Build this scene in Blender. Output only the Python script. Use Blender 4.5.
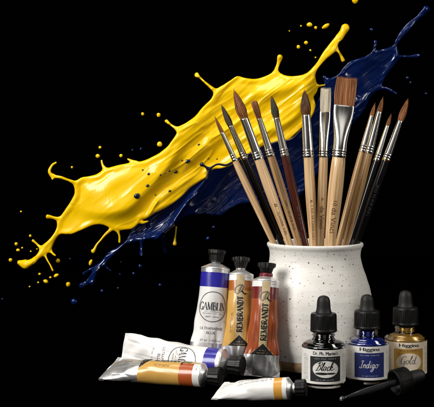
import bpy, math, random
import numpy as np
from mathutils import Vector, Matrix
random.seed(7); rng = np.random.default_rng(11)
for o in list(bpy.data.objects): bpy.data.objects.remove(o)
C = bpy.context.scene.collection
S = bpy.context.scene
PI = math.pi

# ------------------------------------------------------------------ camera
F = 1100.0; H = 0.2085; YH = 150.0
cam = bpy.data.cameras.new('camera'); co = bpy.data.objects.new('camera', cam); C.objects.link(co)
co.location = (0, -1, H); co.rotation_euler = (PI/2, 0, 0)
cam.lens = 36*F/434; cam.sensor_width = 36; cam.shift_y = -(203.5-YH)/434
cam.clip_start = .01; cam.clip_end = 50
S.camera = co
# ------------------------------------------------------------------ world and lamps
w = bpy.data.worlds.new("World"); S.world = w; w.use_nodes = True
w.node_tree.nodes['Background'].inputs[0].default_value = (0, 0, 0, 1)
w.node_tree.nodes['Background'].inputs[1].default_value = 0
def area(name, loc, aim, sx, sy, power, col=(1, 1, 1)):
    l = bpy.data.lights.new(name, 'AREA'); l.shape = 'RECTANGLE'; l.size = sx; l.size_y = sy; l.energy = power; l.color = col
    o = bpy.data.objects.new(name, l); C.objects.link(o); o.location = loc
    o.rotation_euler = (Vector(aim)-Vector(loc)).to_track_quat('-Z', 'Y').to_euler(); return o
area('key_softbox', (-.76, -.62, .60), (.02, .03, .12), .38, .55, 14.5, (1, .97, .93))
area('top_softbox', (-.15, -.05, .95), (0, .08, .1), .5, .3, 4.0, (1, .98, .95))
area('side_softbox', (.75, -.25, .45), (.05, .05, .12), .16, .6, 2.6, (1, .95, .88))
area('front_fill', (.25, -1.5, .75), (.05, 0, .1), .9, .4, 1.5, (1, .97, .93))
S.view_settings.view_transform = 'Standard'; S.view_settings.look = 'None'; S.view_settings.gamma = 1
S.view_settings.exposure = 0
S.render.engine = 'CYCLES'

# ------------------------------------------------------------------ helpers
def P(px, py, d): return Vector(((px-217)*d/F, d-1, H-(py-YH)*d/F))

def mat(name, col, rough=.5, metal=0, coat=0, spec=.5, trans=0, ior=1.45, sss=0, sheen=0, coat_rough=.05):
    m = bpy.data.materials.new(name); m.use_nodes = True
    b = m.node_tree.nodes['Principled BSDF']; I = b.inputs
    I['Base Color'].default_value = (*col, 1); I['Roughness'].default_value = rough; I['Metallic'].default_value = metal
    I['Coat Weight'].default_value = coat; I['Coat Roughness'].default_value = coat_rough
    I['Specular IOR Level'].default_value = spec; I['Transmission Weight'].default_value = trans; I['IOR'].default_value = ior
    if sss: I['Subsurface Weight'].default_value = sss; I['Subsurface Radius'].default_value = (.004, .003, .001); I['Subsurface Scale'].default_value = 1
    return m
def nodes(m): return m.node_tree.nodes, m.node_tree.links, m.node_tree.nodes['Principled BSDF']
def noise_mix(m, scale, c1, c2, lo=.35, hi=.65, stretch=(1, 1, 1), detail=4, bump=0, bdist=.0005, rough=None):
    N, L, B = nodes(m)
    tc = N.new('ShaderNodeTexCoord'); mp = N.new('ShaderNodeMapping'); mp.inputs['Scale'].default_value = stretch
    L.new(tc.outputs['Object'], mp.inputs[0])
    n = N.new('ShaderNodeTexNoise'); n.inputs['Scale'].default_value = scale; n.inputs['Detail'].default_value = detail
    L.new(mp.outputs[0], n.inputs['Vector'])
    r = N.new('ShaderNodeValToRGB'); r.color_ramp.elements[0].position = lo; r.color_ramp.elements[1].position = hi
    r.color_ramp.elements[0].color = (*c1, 1); r.color_ramp.elements[1].color = (*c2, 1)
    L.new(n.outputs[0], r.inputs[0]); L.new(r.outputs[0], B.inputs['Base Color'])
    if bump:
        b = N.new('ShaderNodeBump'); b.inputs['Strength'].default_value = bump; b.inputs['Distance'].default_value = bdist
        L.new(n.outputs[0], b.inputs['Height']); L.new(b.outputs[0], B.inputs['Normal'])
    if rough:
        mr = N.new('ShaderNodeMapRange'); mr.inputs['To Min'].default_value = rough[0]; mr.inputs['To Max'].default_value = rough[1]
        L.new(n.outputs[0], mr.inputs['Value']); L.new(mr.outputs[0], B.inputs['Roughness'])
    return m
M = {}
M['yellow'] = mat('yellow_paint', (.96, .575, .001), .30, coat=.25, spec=.36, sss=.35, coat_rough=.06)
M['blue'] = mat('blue_paint', (.002, .0115, .08), .24, coat=.75, spec=.4, coat_rough=.07)
M['darkblue'] = mat('dark_blue_paint', (.002, .004, .02), .3, coat=.5)
M['table'] = mat('black_table', (.0003, .0003, .0003), .85, spec=.0)
M['backdrop'] = mat('black_backdrop', (.0005, .0005, .0005), 1, spec=0)
M['wood'] = noise_mix(mat('natural_wood', (.6, .4, .2), .38, coat=.35), 60, (.40, .21, .075), (.84, .60, .34), .3, .7, (11, 11, .3), 6, .15, .0002)
M['woodtan'] = noise_mix(mat('tan_wood', (.5, .3, .15), .38, coat=.35), 60, (.28, .14, .05), (.62, .39, .18), .3, .7, (11, 11, .3), 6, .15, .0002)
M['blacklac'] = mat('black_lacquer', (.006, .006, .008), .22, coat=.6)
M['redlac'] = noise_mix(mat('dark_red_lacquer', (.06, .012, .008), .25, coat=.7), 50, (.045, .008, .006), (.085, .018, .012), .3, .7, (5, 5, .4))
M['nickel'] = noise_mix(mat('nickel', (.78, .76, .72), .2, 1), 90, (.7, .68, .64), (.85, .83, .79), .3, .7, (4, 4, .3), 3, .05, .0002, (.15, .30))
M['gold'] = mat('gilt_metal', (.85, .58, .25), .22, 1)
M['darkmetal'] = mat('dark_ferrule', (.30, .29, .26), .28, 1)
def hair(name, c1, c2):
    m = mat(name, c1, .45, spec=.4); return noise_mix(m, 220, c1, c2, .32, .68, (6, 6, .12), 4, .5, .0004)
M['h_brown'] = hair('brown_hair', (.09, .028, .008), (.44, .17, .05))
M['h_red'] = hair('red_sable_hair', (.16, .05, .014), (.54, .23, .08))
M['h_green'] = hair('grey_green_hair', (.016, .014, .009), (.13, .11, .065))
M['h_dark'] = hair('dark_brown_hair', (.04, .016, .008), (.22, .095, .04))
M['h_white'] = hair('white_hog_hair', (.48, .42, .30), (.82, .76, .62))
M['hairtip'] = hair('worn_hair', (.05, .03, .02), (.2, .1, .05))
M['print_black'] = mat('black_print', (.012, .012, .014), .5)
M['print_brown'] = mat('brown_print', (.10, .045, .02), .5)
M['print_grey'] = mat('grey_print', (.12, .12, .13), .5)
M['print_silver'] = mat('silver_print', (.45, .45, .46), .4)
M['white'] = noise_mix(mat('white_enamel', (.8, .79, .77), .34, coat=.25), 45, (.74, .73, .71), (.83, .82, .80), .3, .7)
M['paper'] = noise_mix(mat('label_paper', (.76, .74, .70), .55), 120, (.70, .68, .63), (.79, .77, .73), .3, .7)
M['paper_cream'] = noise_mix(mat('cream_label_paper', (.7, .6, .44), .55), 120, (.66, .55, .42), (.74, .64, .50), .3, .7)
M['tubeblue'] = mat('ultramarine_enamel', (.022, .018, .30), .32, coat=.3)
M['alu'] = noise_mix(mat('aluminium', (.8, .8, .8), .4, .86), 75, (.72, .72, .72), (.88, .88, .88), .3, .7, (1, 1, 1), 3, .45, .0022, (.26, .46))
M['ochre'] = mat('ochre_enamel', (.60, .34, .08), .34, coat=.3)
M['orange'] = mat('orange_enamel', (.38, .11, .014), .32, coat=.3)
M['sienna'] = mat('sienna_enamel', (.32, .064, .015), .32, coat=.3)
M['oxblood'] = mat('dark_red_enamel', (.15, .014, .010), .3, coat=.3)
M['rust'] = mat('rust_enamel', (.42, .085, .02), .32, coat=.3)
M['amber'] = mat('amber_enamel', (.68, .33, .05), .32, coat=.3)
M['strip'] = noise_mix(mat('beige_strip', (.62, .52, .32), .4), 300, (.46, .36, .19), (.58, .47, .28), .3, .7)
M['cap'] = noise_mix(mat('black_plastic', (.006, .006, .006), .38, spec=.3), 80, (.004, .004, .004), (.009, .009, .009), .3, .7, (1, 1, 1), 5, .05, .0003, (.3, .5))
M['capgrey'] = mat('worn_black_plastic', (.003, .003, .003), .55, spec=.2)
M['rubber'] = noise_mix(mat('black_rubber', (.01, .01, .01), .55, spec=.35), 70, (.007, .007, .007), (.015, .015, .015), .3, .7, (1, 1, 1), 6, .1, .0003, (.42, .62))
M['redplastic'] = mat('dark_red_neck', (.16, .012, .02), .35)
M['glass'] = mat('clear_glass', (.97, .98, .98), .02, trans=1, ior=1.5)
M['ink_black'] = mat('black_ink', (.003, .003, .003), .12, coat=1)
M['ink_blue'] = mat('indigo_ink', (.008, .018, .20), .15, coat=1)
M['ink_gold'] = noise_mix(mat('gold_ink', (.6, .35, .06), .35, .6), 40, (.42, .22, .03), (.66, .40, .08), .3, .7, (1, 1, .5))
M['panel_blue'] = mat('indigo_panel', (.010, .020, .13), .5)
M['panel_gold'] = noise_mix(mat('gold_panel', (.5, .28, .06), .4, .3), 60, (.42, .22, .035), (.55, .32, .07), .3, .7)
M['clay'] = noise_mix(mat('raw_clay', (.35, .22, .12), .8), 200, (.26, .155, .08), (.42, .27, .16), .3, .7, (1, 1, 1), 6, .3, .0006)

# speckled glaze
def glaze():
    m = mat('speckled_glaze', (.72, .69, .63), .5, coat=.12, coat_rough=.3, spec=.35)
    N, L, B = nodes(m)
    tc = N.new('ShaderNodeTexCoord')
    col = N.new('ShaderNodeTexNoise'); col.inputs['Scale'].default_value = 22; col.inputs['Detail'].default_value = 6
    L.new(tc.outputs['Object'], col.inputs['Vector'])
    r = N.new('ShaderNodeValToRGB'); r.color_ramp.elements[0].color = (.70, .68, .63, 1); r.color_ramp.elements[1].color = (.84, .82, .78, 1)
    r.color_ramp.elements[0].position = .3; r.color_ramp.elements[1].position = .7
    L.new(col.outputs[0], r.inputs[0]); last = r.outputs[0]
    wob = N.new('ShaderNodeTexNoise'); wob.inputs['Scale'].default_value = 500; L.new(tc.outputs['Object'], wob.inputs['Vector'])
    mv = N.new('ShaderNodeVectorMath'); mv.operation = 'SCALE'; mv.inputs['Scale'].default_value = .0016; L.new(wob.outputs[1], mv.inputs[0])
    ad = N.new('ShaderNodeVectorMath'); ad.operation = 'ADD'; L.new(tc.outputs['Object'], ad.inputs[0]); L.new(mv.outputs[0], ad.inputs[1])
    for sc, thr, keep, c in ((230, .12, .58, (.10, .07, .045)), (340, .13, .52, (.17, .12, .08)), (150, .075, .74, (.05, .035, .025)), (520, .17, .62, (.36, .29, .21))):
        v = N.new('ShaderNodeTexVoronoi'); v.inputs['Scale'].default_value = sc; L.new(ad.outputs[0], v.inputs['Vector'])
        sep = N.new('ShaderNodeSeparateColor'); L.new(v.outputs['Color'], sep.inputs[0])
        # radius varies per cell; most cells have no speck
        mr = N.new('ShaderNodeMapRange'); mr.inputs['From Min'].default_value = keep; mr.inputs['From Max'].default_value = 1
        mr.inputs['To Min'].default_value = 0; mr.inputs['To Max'].default_value = thr*1.9
        L.new(sep.outputs[0], mr.inputs['Value'])
        sub = N.new('ShaderNodeMath'); sub.operation = 'SUBTRACT'; L.new(mr.outputs[0], sub.inputs[0]); L.new(v.outputs['Distance'], sub.inputs[1])
        st = N.new('ShaderNodeMapRange'); st.inputs['From Min'].default_value = -.01; st.inputs['From Max'].default_value = .05
        st.inputs['To Max'].default_value = .92; L.new(sub.outputs[0], st.inputs['Value'])
        mx = N.new('ShaderNodeMix'); mx.data_type = 'RGBA'; mx.inputs['B'].default_value = (*c, 1)
        L.new(st.outputs[0], mx.inputs['Factor']); L.new(last, mx.inputs['A']); last = mx.outputs['Result']
    L.new(last, B.inputs['Base Color'])
    n = N.new('ShaderNodeTexNoise'); n.inputs['Scale'].default_value = 55; n.inputs['Detail'].default_value = 7
    mp = N.new('ShaderNodeMapping'); mp.inputs['Scale'].default_value = (.7, .7, 2.6); L.new(tc.outputs['Object'], mp.inputs[0]); L.new(mp.outputs[0], n.inputs['Vector'])
    b = N.new('ShaderNodeBump'); b.inputs['Strength'].default_value = .35; b.inputs['Distance'].default_value = .0016
    L.new(n.outputs[0], b.inputs['Height']); L.new(b.outputs[0], B.inputs['Normal'])
    return m
M['glaze'] = glaze()

def mesh_obj(name, V, Fc, mats, mi=None, parent=None, smooth=True):
    me = bpy.data.meshes.new(name); me.from_pydata([tuple(v) for v in V], [], Fc)
    for m in (mats if isinstance(mats, (list, tuple)) else [mats]): me.materials.append(m)
    if mi is not None: me.polygons.foreach_set('material_index', mi)
    me.polygons.foreach_set('use_smooth', [smooth]*len(me.polygons)); me.update()
    o = bpy.data.objects.new(name, me); C.objects.link(o)
    if parent: o.parent = parent
    return o
def tag(o, label=None, cat=None, group=None, kind=None):
    for k, v in (('label', label), ('category', cat), ('group', group), ('kind', kind)):
        if v: o[k] = v
    return o
def thing(name, mtx, label, cat, group=None):
    o = bpy.data.objects.new(name, None); C.objects.link(o); o.matrix_world = mtx; o.empty_display_size = .01
    return tag(o, label, cat, group)
def frame(origin, z, ref=Vector((0, 1, 0)), roll=0):
    z = z.normalized(); y = (ref-ref.dot(z)*z).normalized(); x = y.cross(z)
    m = Matrix((x, y, z)).transposed()
    m = m @ Matrix.Rotation(roll, 3, 'Z')
    return Matrix.Translation(origin) @ m.to_4x4()
def crom(pts, n=8, closed=False):
    p = [np.array(q, float) for q in pts]; out = []; N = len(p)
    rngN = N if closed else N-1
    for i in range(rngN):
        a = p[(i-1) % N] if closed or i > 0 else p[0]; b = p[i]; c = p[(i+1) % N]; d = p[(i+2) % N] if closed or i+2 < N else p[-1]
        for k in range(n):
            t = k/n; out.append(.5*(2*b+(c-a)*t+(2*a-5*b+4*c-d)*t*t+(3*b-a-3*c+d)*t**3))
    if not closed: out.append(p[-1])
    return out
def lathe(prof, n=48, rib=None, close=True):
    """prof: (z, rx, ry) rings; rib(i, ang, z) multiplies the radius"""
    V, Fc = [], []
    for i, q in enumerate(prof):
        z, rx, ry = q if len(q) == 3 else (q[0], q[1], q[1])
        for k in range(n):
            a = 2*PI*k/n; f = rib(i, a, z) if rib else 1
            V.append((rx*f*math.cos(a), ry*f*math.sin(a), z))
    for i in range(len(prof)-1):
        for k in range(n):
            k2 = (k+1) % n; Fc.append((i*n+k, i*n+k2, (i+1)*n+k2, (i+1)*n+k))
    if close:
        Fc.append(tuple(range(n-1, -1, -1))); Fc.append(tuple((len(prof)-1)*n+k for k in range(n)))
    return V, Fc
def smoothprof(pts, n=6): return [tuple(max(float(c), 0) if j else float(c) for j, c in enumerate(q)) for q in crom(pts, n)]
def sstep(t): t = min(max(t, 0), 1); return t*t*(3-2*t)

# ------------------------------------------------------------------ printing on curved surfaces
_tc = {}
def text_tris(s, wd=1, ht=1, lim=.0012):
    v, f = text_flat(s); key = (s, wd, ht, lim)
    if key in _tc: return _tc[key]
    V = [tuple(p) for p in v]; out = []; cache = {}
    ln = lambda a, b: math.hypot((V[a][0]-V[b][0])*wd, (V[a][1]-V[b][1])*ht)
    st = []
    for q in f:
        for i in range(1, len(q)-1): st.append((q[0], q[i], q[i+1]))
    while st:
        a, b, c = st.pop(); e = max((ln(a, b), a, b, c), (ln(b, c), b, c, a), (ln(c, a), c, a, b))
        if e[0] < lim: out.append((a, b, c)); continue
        _, i, j, k = e; ky = (min(i, j), max(i, j))
        if ky not in cache: cache[ky] = len(V); V.append(((V[i][0]+V[j][0])/2, (V[i][1]+V[j][1])/2))
        m = cache[ky]; st += [(i, m, k), (m, j, k)]
    _tc[key] = (V, out); return _tc[key]
def text_flat(s):
    if s in _tc: return _tc[s]
    cu = bpy.data.curves.new('t', 'FONT'); cu.body = s; cu.resolution_u = 3
    ob = bpy.data.objects.new('t', cu); me = bpy.data.meshes.new_from_object(ob)
    v = np.array([[p.co.x, p.co.y] for p in me.vertices]); f = [tuple(p.vertices) for p in me.polygons]
    bpy.data.objects.remove(ob); bpy.data.meshes.remove(me); bpy.data.curves.remove(cu)
    mn, mx = v.min(0), v.max(0); v = (v-(mn+mx)/2)/(mx-mn)
    _tc[s] = (v, f); return _tc[s]
SER = {  # thick and thin strokes with serifs: (points, width)
 'G': (.8, [([(.74,.78),(.6,.95),(.42,.98),(.2,.85),(.1,.5),(.2,.15),(.42,.02),(.62,.06),(.72,.16)], .12), ([(.7,.0),(.7,.42)], .14), ([(.52,.42),(.84,.42)], .05), ([(.74,.98),(.74,.7)], .05)]),
 'A': (.78, [([(.04,.02),(.38,.98)], .06), ([(.38,.98),(.7,.02)], .15), ([(.17,.33),(.57,.33)], .05), ([(-.04,.02),(.16,.02)], .05), ([(.56,.02),(.86,.02)], .05)]),
 'M': (.95, [([(.12,.0),(.12,1)], .06), ([(.14,.98),(.45,.05)], .14), ([(.45,.05),(.78,.98)], .05), ([(.8,0),(.8,1)], .14), ([(.0,.02),(.24,.02)], .05), ([(.66,.02),(.94,.02)], .05), ([(0,.98),(.2,.98)], .05), ([(.74,.98),(.94,.98)], .05)]),
 'B': (.68, [([(.16,0),(.16,1)], .15), ([(.04,.98),(.4,.98),(.54,.86),(.54,.66),(.4,.53),(.16,.53)], .08), ([(.4,.53),(.6,.42),(.62,.18),(.44,.02),(.04,.02)], .09)]),
 'L': (.6, [([(.16,0),(.16,1)], .15), ([(.02,.98),(.32,.98)], .05), ([(.02,.02),(.56,.02)], .05), ([(.54,.0),(.56,.26)], .05)]),
 'I': (.34, [([(.16,0),(.16,1)], .15), ([(.0,.98),(.32,.98)], .05), ([(.0,.02),(.32,.02)], .05)]),
 'N': (.8, [([(.12,0),(.12,1)], .05), ([(.12,.98),(.68,.03)], .15), ([(.68,0),(.68,1)], .05), ([(0,.02),(.24,.02)], .05), ([(0,.98),(.16,.98)], .05), ([(.56,.98),(.8,.98)], .05)]),
 'R': (.74, [([(.16,0),(.16,1)], .15), ([(.04,.98),(.4,.98),(.55,.86),(.55,.64),(.4,.5),(.16,.5)], .08), ([(.36,.5),(.66,.02)], .14), ([(.04,.02),(.3,.02)], .05), ([(.56,.02),(.8,.02)], .05)]),
 'E': (.66, [([(.16,0),(.16,1)], .15), ([(.02,.98),(.56,.98)], .06), ([(.02,.02),(.6,.02)], .06), ([(.16,.52),(.44,.52)], .06), ([(.55,1),(.55,.78)], .05), ([(.59,0),(.59,.24)], .05), ([(.43,.42),(.43,.62)], .05)]),
 'D': (.78, [([(.16,0),(.16,1)], .15), ([(.02,.98),(.36,.98),(.6,.82),(.68,.5),(.6,.18),(.36,.02),(.02,.02)], .09)]),
 'T': (.68, [([(.33,0),(.33,1)], .15), ([(.02,.97),(.64,.97)], .06), ([(.03,1),(.03,.76)], .05), ([(.63,1),(.63,.76)], .05), ([(.2,.02),(.46,.02)], .05)]),
}
SCR = {  # handwriting strokes in units of x-height
 'Black': (4.6, [[(.25,1.75),(.5,1.95),(.45,1.0),(.2,.0),(.05,.15)], [(.1,1.6),(.5,2.05),(1.0,1.95),(1.05,1.5),(.5,1.1),(.95,1.0),(1.0,.4),(.6,.0),(.2,.1)],
            [(1.2,.3),(1.6,1.3),(1.62,2.0),(1.42,1.7),(1.38,.5),(1.5,.0),(1.75,.3)], [(2.35,.85),(2.0,1.0),(1.8,.5),(1.95,.03),(2.25,.3),(2.4,.95),(2.35,.2),(2.6,.1)],
            [(3.2,.8),(2.95,1.0),(2.72,.5),(2.9,.0),(3.25,.25)], [(3.3,.4),(3.68,1.4),(3.65,2.0),(3.45,1.6),(3.4,.0)], [(3.4,.4),(3.75,1.0),(3.85,.7),(3.5,.5),(3.9,.05),(4.3,.35),(4.6,.4)]]),
 'Indigo': (5.2, [[(.2,1.8),(.6,1.95),(.9,1.85)], [(.62,1.9),(.5,.8),(.35,.0),(0,.1),(.0,.35)], [(.35,.05),(.7,.1)], [(.95,.0),(1.05,1.0),(1.0,.5),(1.3,.98),(1.5,.8),(1.45,.1),(1.65,.1)],
             [(2.3,.8),(2.0,1.0),(1.8,.5),(1.95,.03),(2.25,.3),(2.45,2.0),(2.35,.3),(2.55,.1)], [(2.85,1.0),(2.8,.1),(3.0,.15)], [(2.92,1.4),(2.95,1.5)],
             [(3.7,.8),(3.4,1.0),(3.2,.5),(3.35,.05),(3.65,.35),(3.75,1.0),(3.65,-.5),(3.3,-.95),(3.1,-.6),(3.6,-.1),(4.0,.2)], [(4.5,.95),(4.15,.75),(4.2,.15),(4.5,.0),(4.8,.4),(4.65,.9),(4.45,.9),(4.8,.75),(5.2,.9)]]),
 'Gold': (4.0, [[(1.05,1.6),(.8,2.0),(.3,1.6),(.1,.8),(.3,.1),(.7,.1),(1.0,.6),(.75,.75)], [(1.0,.8),(1.0,-.2),(.6,-.6)], [(1.7,.95),(1.35,.75),(1.4,.15),(1.65,.0),(1.95,.4),(1.85,.9),(1.65,.9)],
           [(2.05,.4),(2.45,1.4),(2.5,2.0),(2.3,1.7),(2.25,.4),(2.4,.0),(2.6,.2)], [(3.3,.8),(3.0,1.0),(2.8,.5),(2.95,.03),(3.25,.3),(3.5,2.0),(3.38,.3),(3.6,.05),(3.9,.3)]]),
}
class Print:
    def __init__(s, surf, lim=.0012): s.lim = lim; s.surf = surf; s.V = []; s.F = []; s.MI = []; s.mats = []
    def m(s, k):
        if M[k] not in s.mats: s.mats.append(M[k])
        return s.mats.index(M[k])
    def grid(s, fn, nu, nv, mk, off):
        b = len(s.V); mi = s.m(mk)
        for j in range(nv+1):
            for i in range(nu+1): s.V.append(s.surf(*fn(i/nu, j/nv), off))
        for j in range(nv):
            for i in range(nu):
                a = b+j*(nu+1)+i; s.F.append((a, a+1, a+nu+2, a+nu+1)); s.MI.append(mi)
    def patch(s, u0, u1, v0, v1, mk, off=.00012, nu=24, nv=8): s.grid(lambda a, b: (u0+(u1-u0)*a, v0+(v1-v0)*b), nu, nv, mk, off)
    def ell(s, cu, cv, ru, rv, mk, off=.0002, inner=0, seg=56, rings=6):
        s.grid(lambda a, b: (cu+ru*(inner+(1-inner)*b)*math.cos(2*PI*a), cv+rv*(inner+(1-inner)*b)*math.sin(2*PI*a)), seg, rings, mk, off)
    def tri(s, u0, u1, v0, ct, vt, mk, off=.00022):   # triangle on a base line, apex (ct, vt)
        s.grid(lambda a, b: ((u0+(u1-u0)*a)*(1-b)+ct*b, v0+(vt-v0)*b), 16, 8, mk, off)
    def stroke(s, pts, w, mk, off=.0003, n=6, taper=False):
        p = crom(pts, n) if len(pts) > 2 else [np.array(pts[0], float)*(1-t)+np.array(pts[1], float)*t for t in np.linspace(0, 1, 5)]
        b = len(s.V); mi = s.m(mk)
        for i, q in enumerate(p):
            d = p[min(i+1, len(p)-1)]-p[max(i-1, 0)]; d = d/(np.linalg.norm(d)+1e-12); nn = np.array((-d[1], d[0]))
            ww = w/2*((.55+.75*abs(d[1])) if taper else 1)
            s.V.append(s.surf(*(q+nn*ww), off)); s.V.append(s.surf(*(q-nn*ww), off))
        for i in range(len(p)-1): s.F.append((b+2*i, b+2*i+1, b+2*i+3, b+2*i+2)); s.MI.append(mi)
    def text(s, t, cu, cv, wd, ht, mk, off=.0003, rot=0, grow=0, arc=0):
        v, f = text_tris(t, wd, ht, s.lim); b = len(s.V); mi = s.m(mk); c, sn = math.cos(rot), math.sin(rot)
        for x, y in v:
            x2 = x*wd; y2 = y*ht-arc*(x*2)**2; s.V.append(s.surf(cu+c*x2-sn*y2, cv+sn*x2+c*y2, off))
        for q in f: s.F.append(tuple(b+i for i in q)); s.MI.append(mi)
        if grow:
            for k in (-1, 1): s.text(t, cu+grow*k, cv, wd, ht, mk, off+.00001*k, rot)
    def serif(s, t, cu, cv, wd, ht, mk, off=.0003, rot=0, wk=1.0):
        tot = sum(SER[c][0] for c in t); x0 = -tot/2; c, sn = math.cos(rot), math.sin(rot); k = wd/tot; j = 0
        for ch in t:
            W, st = SER[ch]
            for pts, sw in st:
                pp = []
                for x, y in pts:
                    X = (x0+x)*k; Y = (y-.5)*ht; pp.append((cu+c*X-sn*Y, cv+sn*X+c*Y))
                s.stroke(pp, sw*min(k, ht)*wk*1.05, mk, off+.000003*j, 4); j += 1
            x0 += W
    def script(s, t, cu, cv, wd, mk, off=.0003, lw=.12, slant=.25, asp=1.0):
        W, st = SCR[t]; k = wd/W; j = 0
        for pts in st:
            s.stroke([(cu+(x-W/2+slant*(y-.8))*k, cv+(y-.8)*k*asp) for x, y in pts], lw*k, mk, off+.000003*j, 7, True); j += 1
    def squiggle(s, u0, u1, cv, ht, mk, off=.0003, rot=0, pitch=.8):
        GL = [[(0,-.5),(0,.5)], [(.5,.1),(.25,.3),(0,0),(.25,-.45),(.5,-.3)], [(0,-.5),(0,.1),(.25,.25),(.5,.05),(.5,-.5)], [(.5,0),(.25,.3),(0,-.1),(.25,-.5),(.5,-.1),(.5,-.45)],
              [(0,-.5),(0,.7)], [(0,0),(.5,.05),(.25,.35),(0,-.05),(.25,-.48),(.5,-.35)], [(.5,.25),(.15,.25),(.1,0),(.4,-.1),(.4,-.4),(0,-.45)], [(0,.3),(.25,-.45),(.5,.3)], [(.2,.6),(.2,-.3),(.4,-.5)]]
        r = random.Random(int(abs(u0*1e6+cv*1e6))); u = u0; n = 0; word = r.randint(3, 7)
        while u < u1:
            if n < word:
                g = r.choice(GL); pts = [(u+x*ht*.85, cv+y*ht) for x, y in g]
                if rot: pts = [(2*cv-y, x) for x, y in pts]
                s.stroke(pts, ht*.15, mk, off, 2); n += 1
            else: n = 0; word = r.randint(2, 8)
            u += ht*pitch*r.uniform(.8, 1.0)
    def build(s, name, parent): return mesh_obj(name, s.V, s.F, s.mats, s.MI, parent)

# ------------------------------------------------------------------ setting
t = mesh_obj('table', [(-1.2, -.6, 0), (1.2, -.6, 0), (1.2, 1.2, 0), (-1.2, 1.2, 0)], [(0, 1, 2, 3)], M['table'], smooth=False); tag(t, kind='structure', label='black tabletop')
t = mesh_obj('backdrop', [(-1.2, 1.19, -.01), (1.2, 1.19, -.01), (1.2, 1.19, 1.4), (-1.2, 1.19, 1.4)], [(0, 1, 2, 3)], M['backdrop'], smooth=False); tag(t, kind='structure', label='black studio backdrop')

# ------------------------------------------------------------------ paint splashes
def vnoise(u, v, seed):
    r = np.random.default_rng(seed); T = r.random((64, 64))
    iu = np.floor(u).astype(int); iv = np.floor(v).astype(int); fu = u-iu; fv = v-iv
    fu = fu*fu*fu*(fu*(fu*6-15)+10); fv = fv*fv*fv*(fv*(fv*6-15)+10)
    g = lambda a, b: T[a % 64, b % 64]
    return (g(iu, iv)*(1-fu)+g(iu+1, iv)*fu)*(1-fv)+(g(iu, iv+1)*(1-fu)+g(iu+1, iv+1)*fu)*fv-.5
def polydist(X, Y, pts, closed):
    D = np.full(X.shape, 1e9); SG = np.zeros(X.shape); T = np.zeros(X.shape); n = len(pts)
    for i in range(n if closed else n-1):
        a = pts[i]; b = pts[(i+1) % n]; dx, dy = b[0]-a[0], b[1]-a[1]; L2 = dx*dx+dy*dy+1e-12
        t = np.clip(((X-a[0])*dx+(Y-a[1])*dy)/L2, 0, 1)
        d = np.hypot(X-a[0]-t*dx, Y-a[1]-t*dy); m = d < D
        D[m] = d[m]; SG[m] = np.sign(dx*(Y-a[1])-dy*(X-a[0]))[m]; T[m] = (i+t)[m]
    return D, SG, T
def inside(X, Y, pts):
    r = np.zeros(X.shape, bool); n = len(pts)
    for i in range(n):
        a = pts[i]; b = pts[(i+1) % n]
        if a[1] == b[1]: continue
        c = ((a[1] > Y) != (b[1] > Y)) & (X < (b[0]-a[0])*(Y-a[1])/(b[1]-a[1])+a[0]); r ^= c
    return r
def blur(A, k):
    for _ in range(k):
        B = np.pad(A, 1, 'edge'); A = (B[1:-1, 1:-1]*4+B[:-2, 1:-1]+B[2:, 1:-1]+B[1:-1, :-2]+B[1:-1, 2:])/8
    return A
def smax(a, b, k):
    h = np.maximum(k-np.abs(a-b), 0)/k; return np.maximum(a, b)+h*h*k/4
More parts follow.
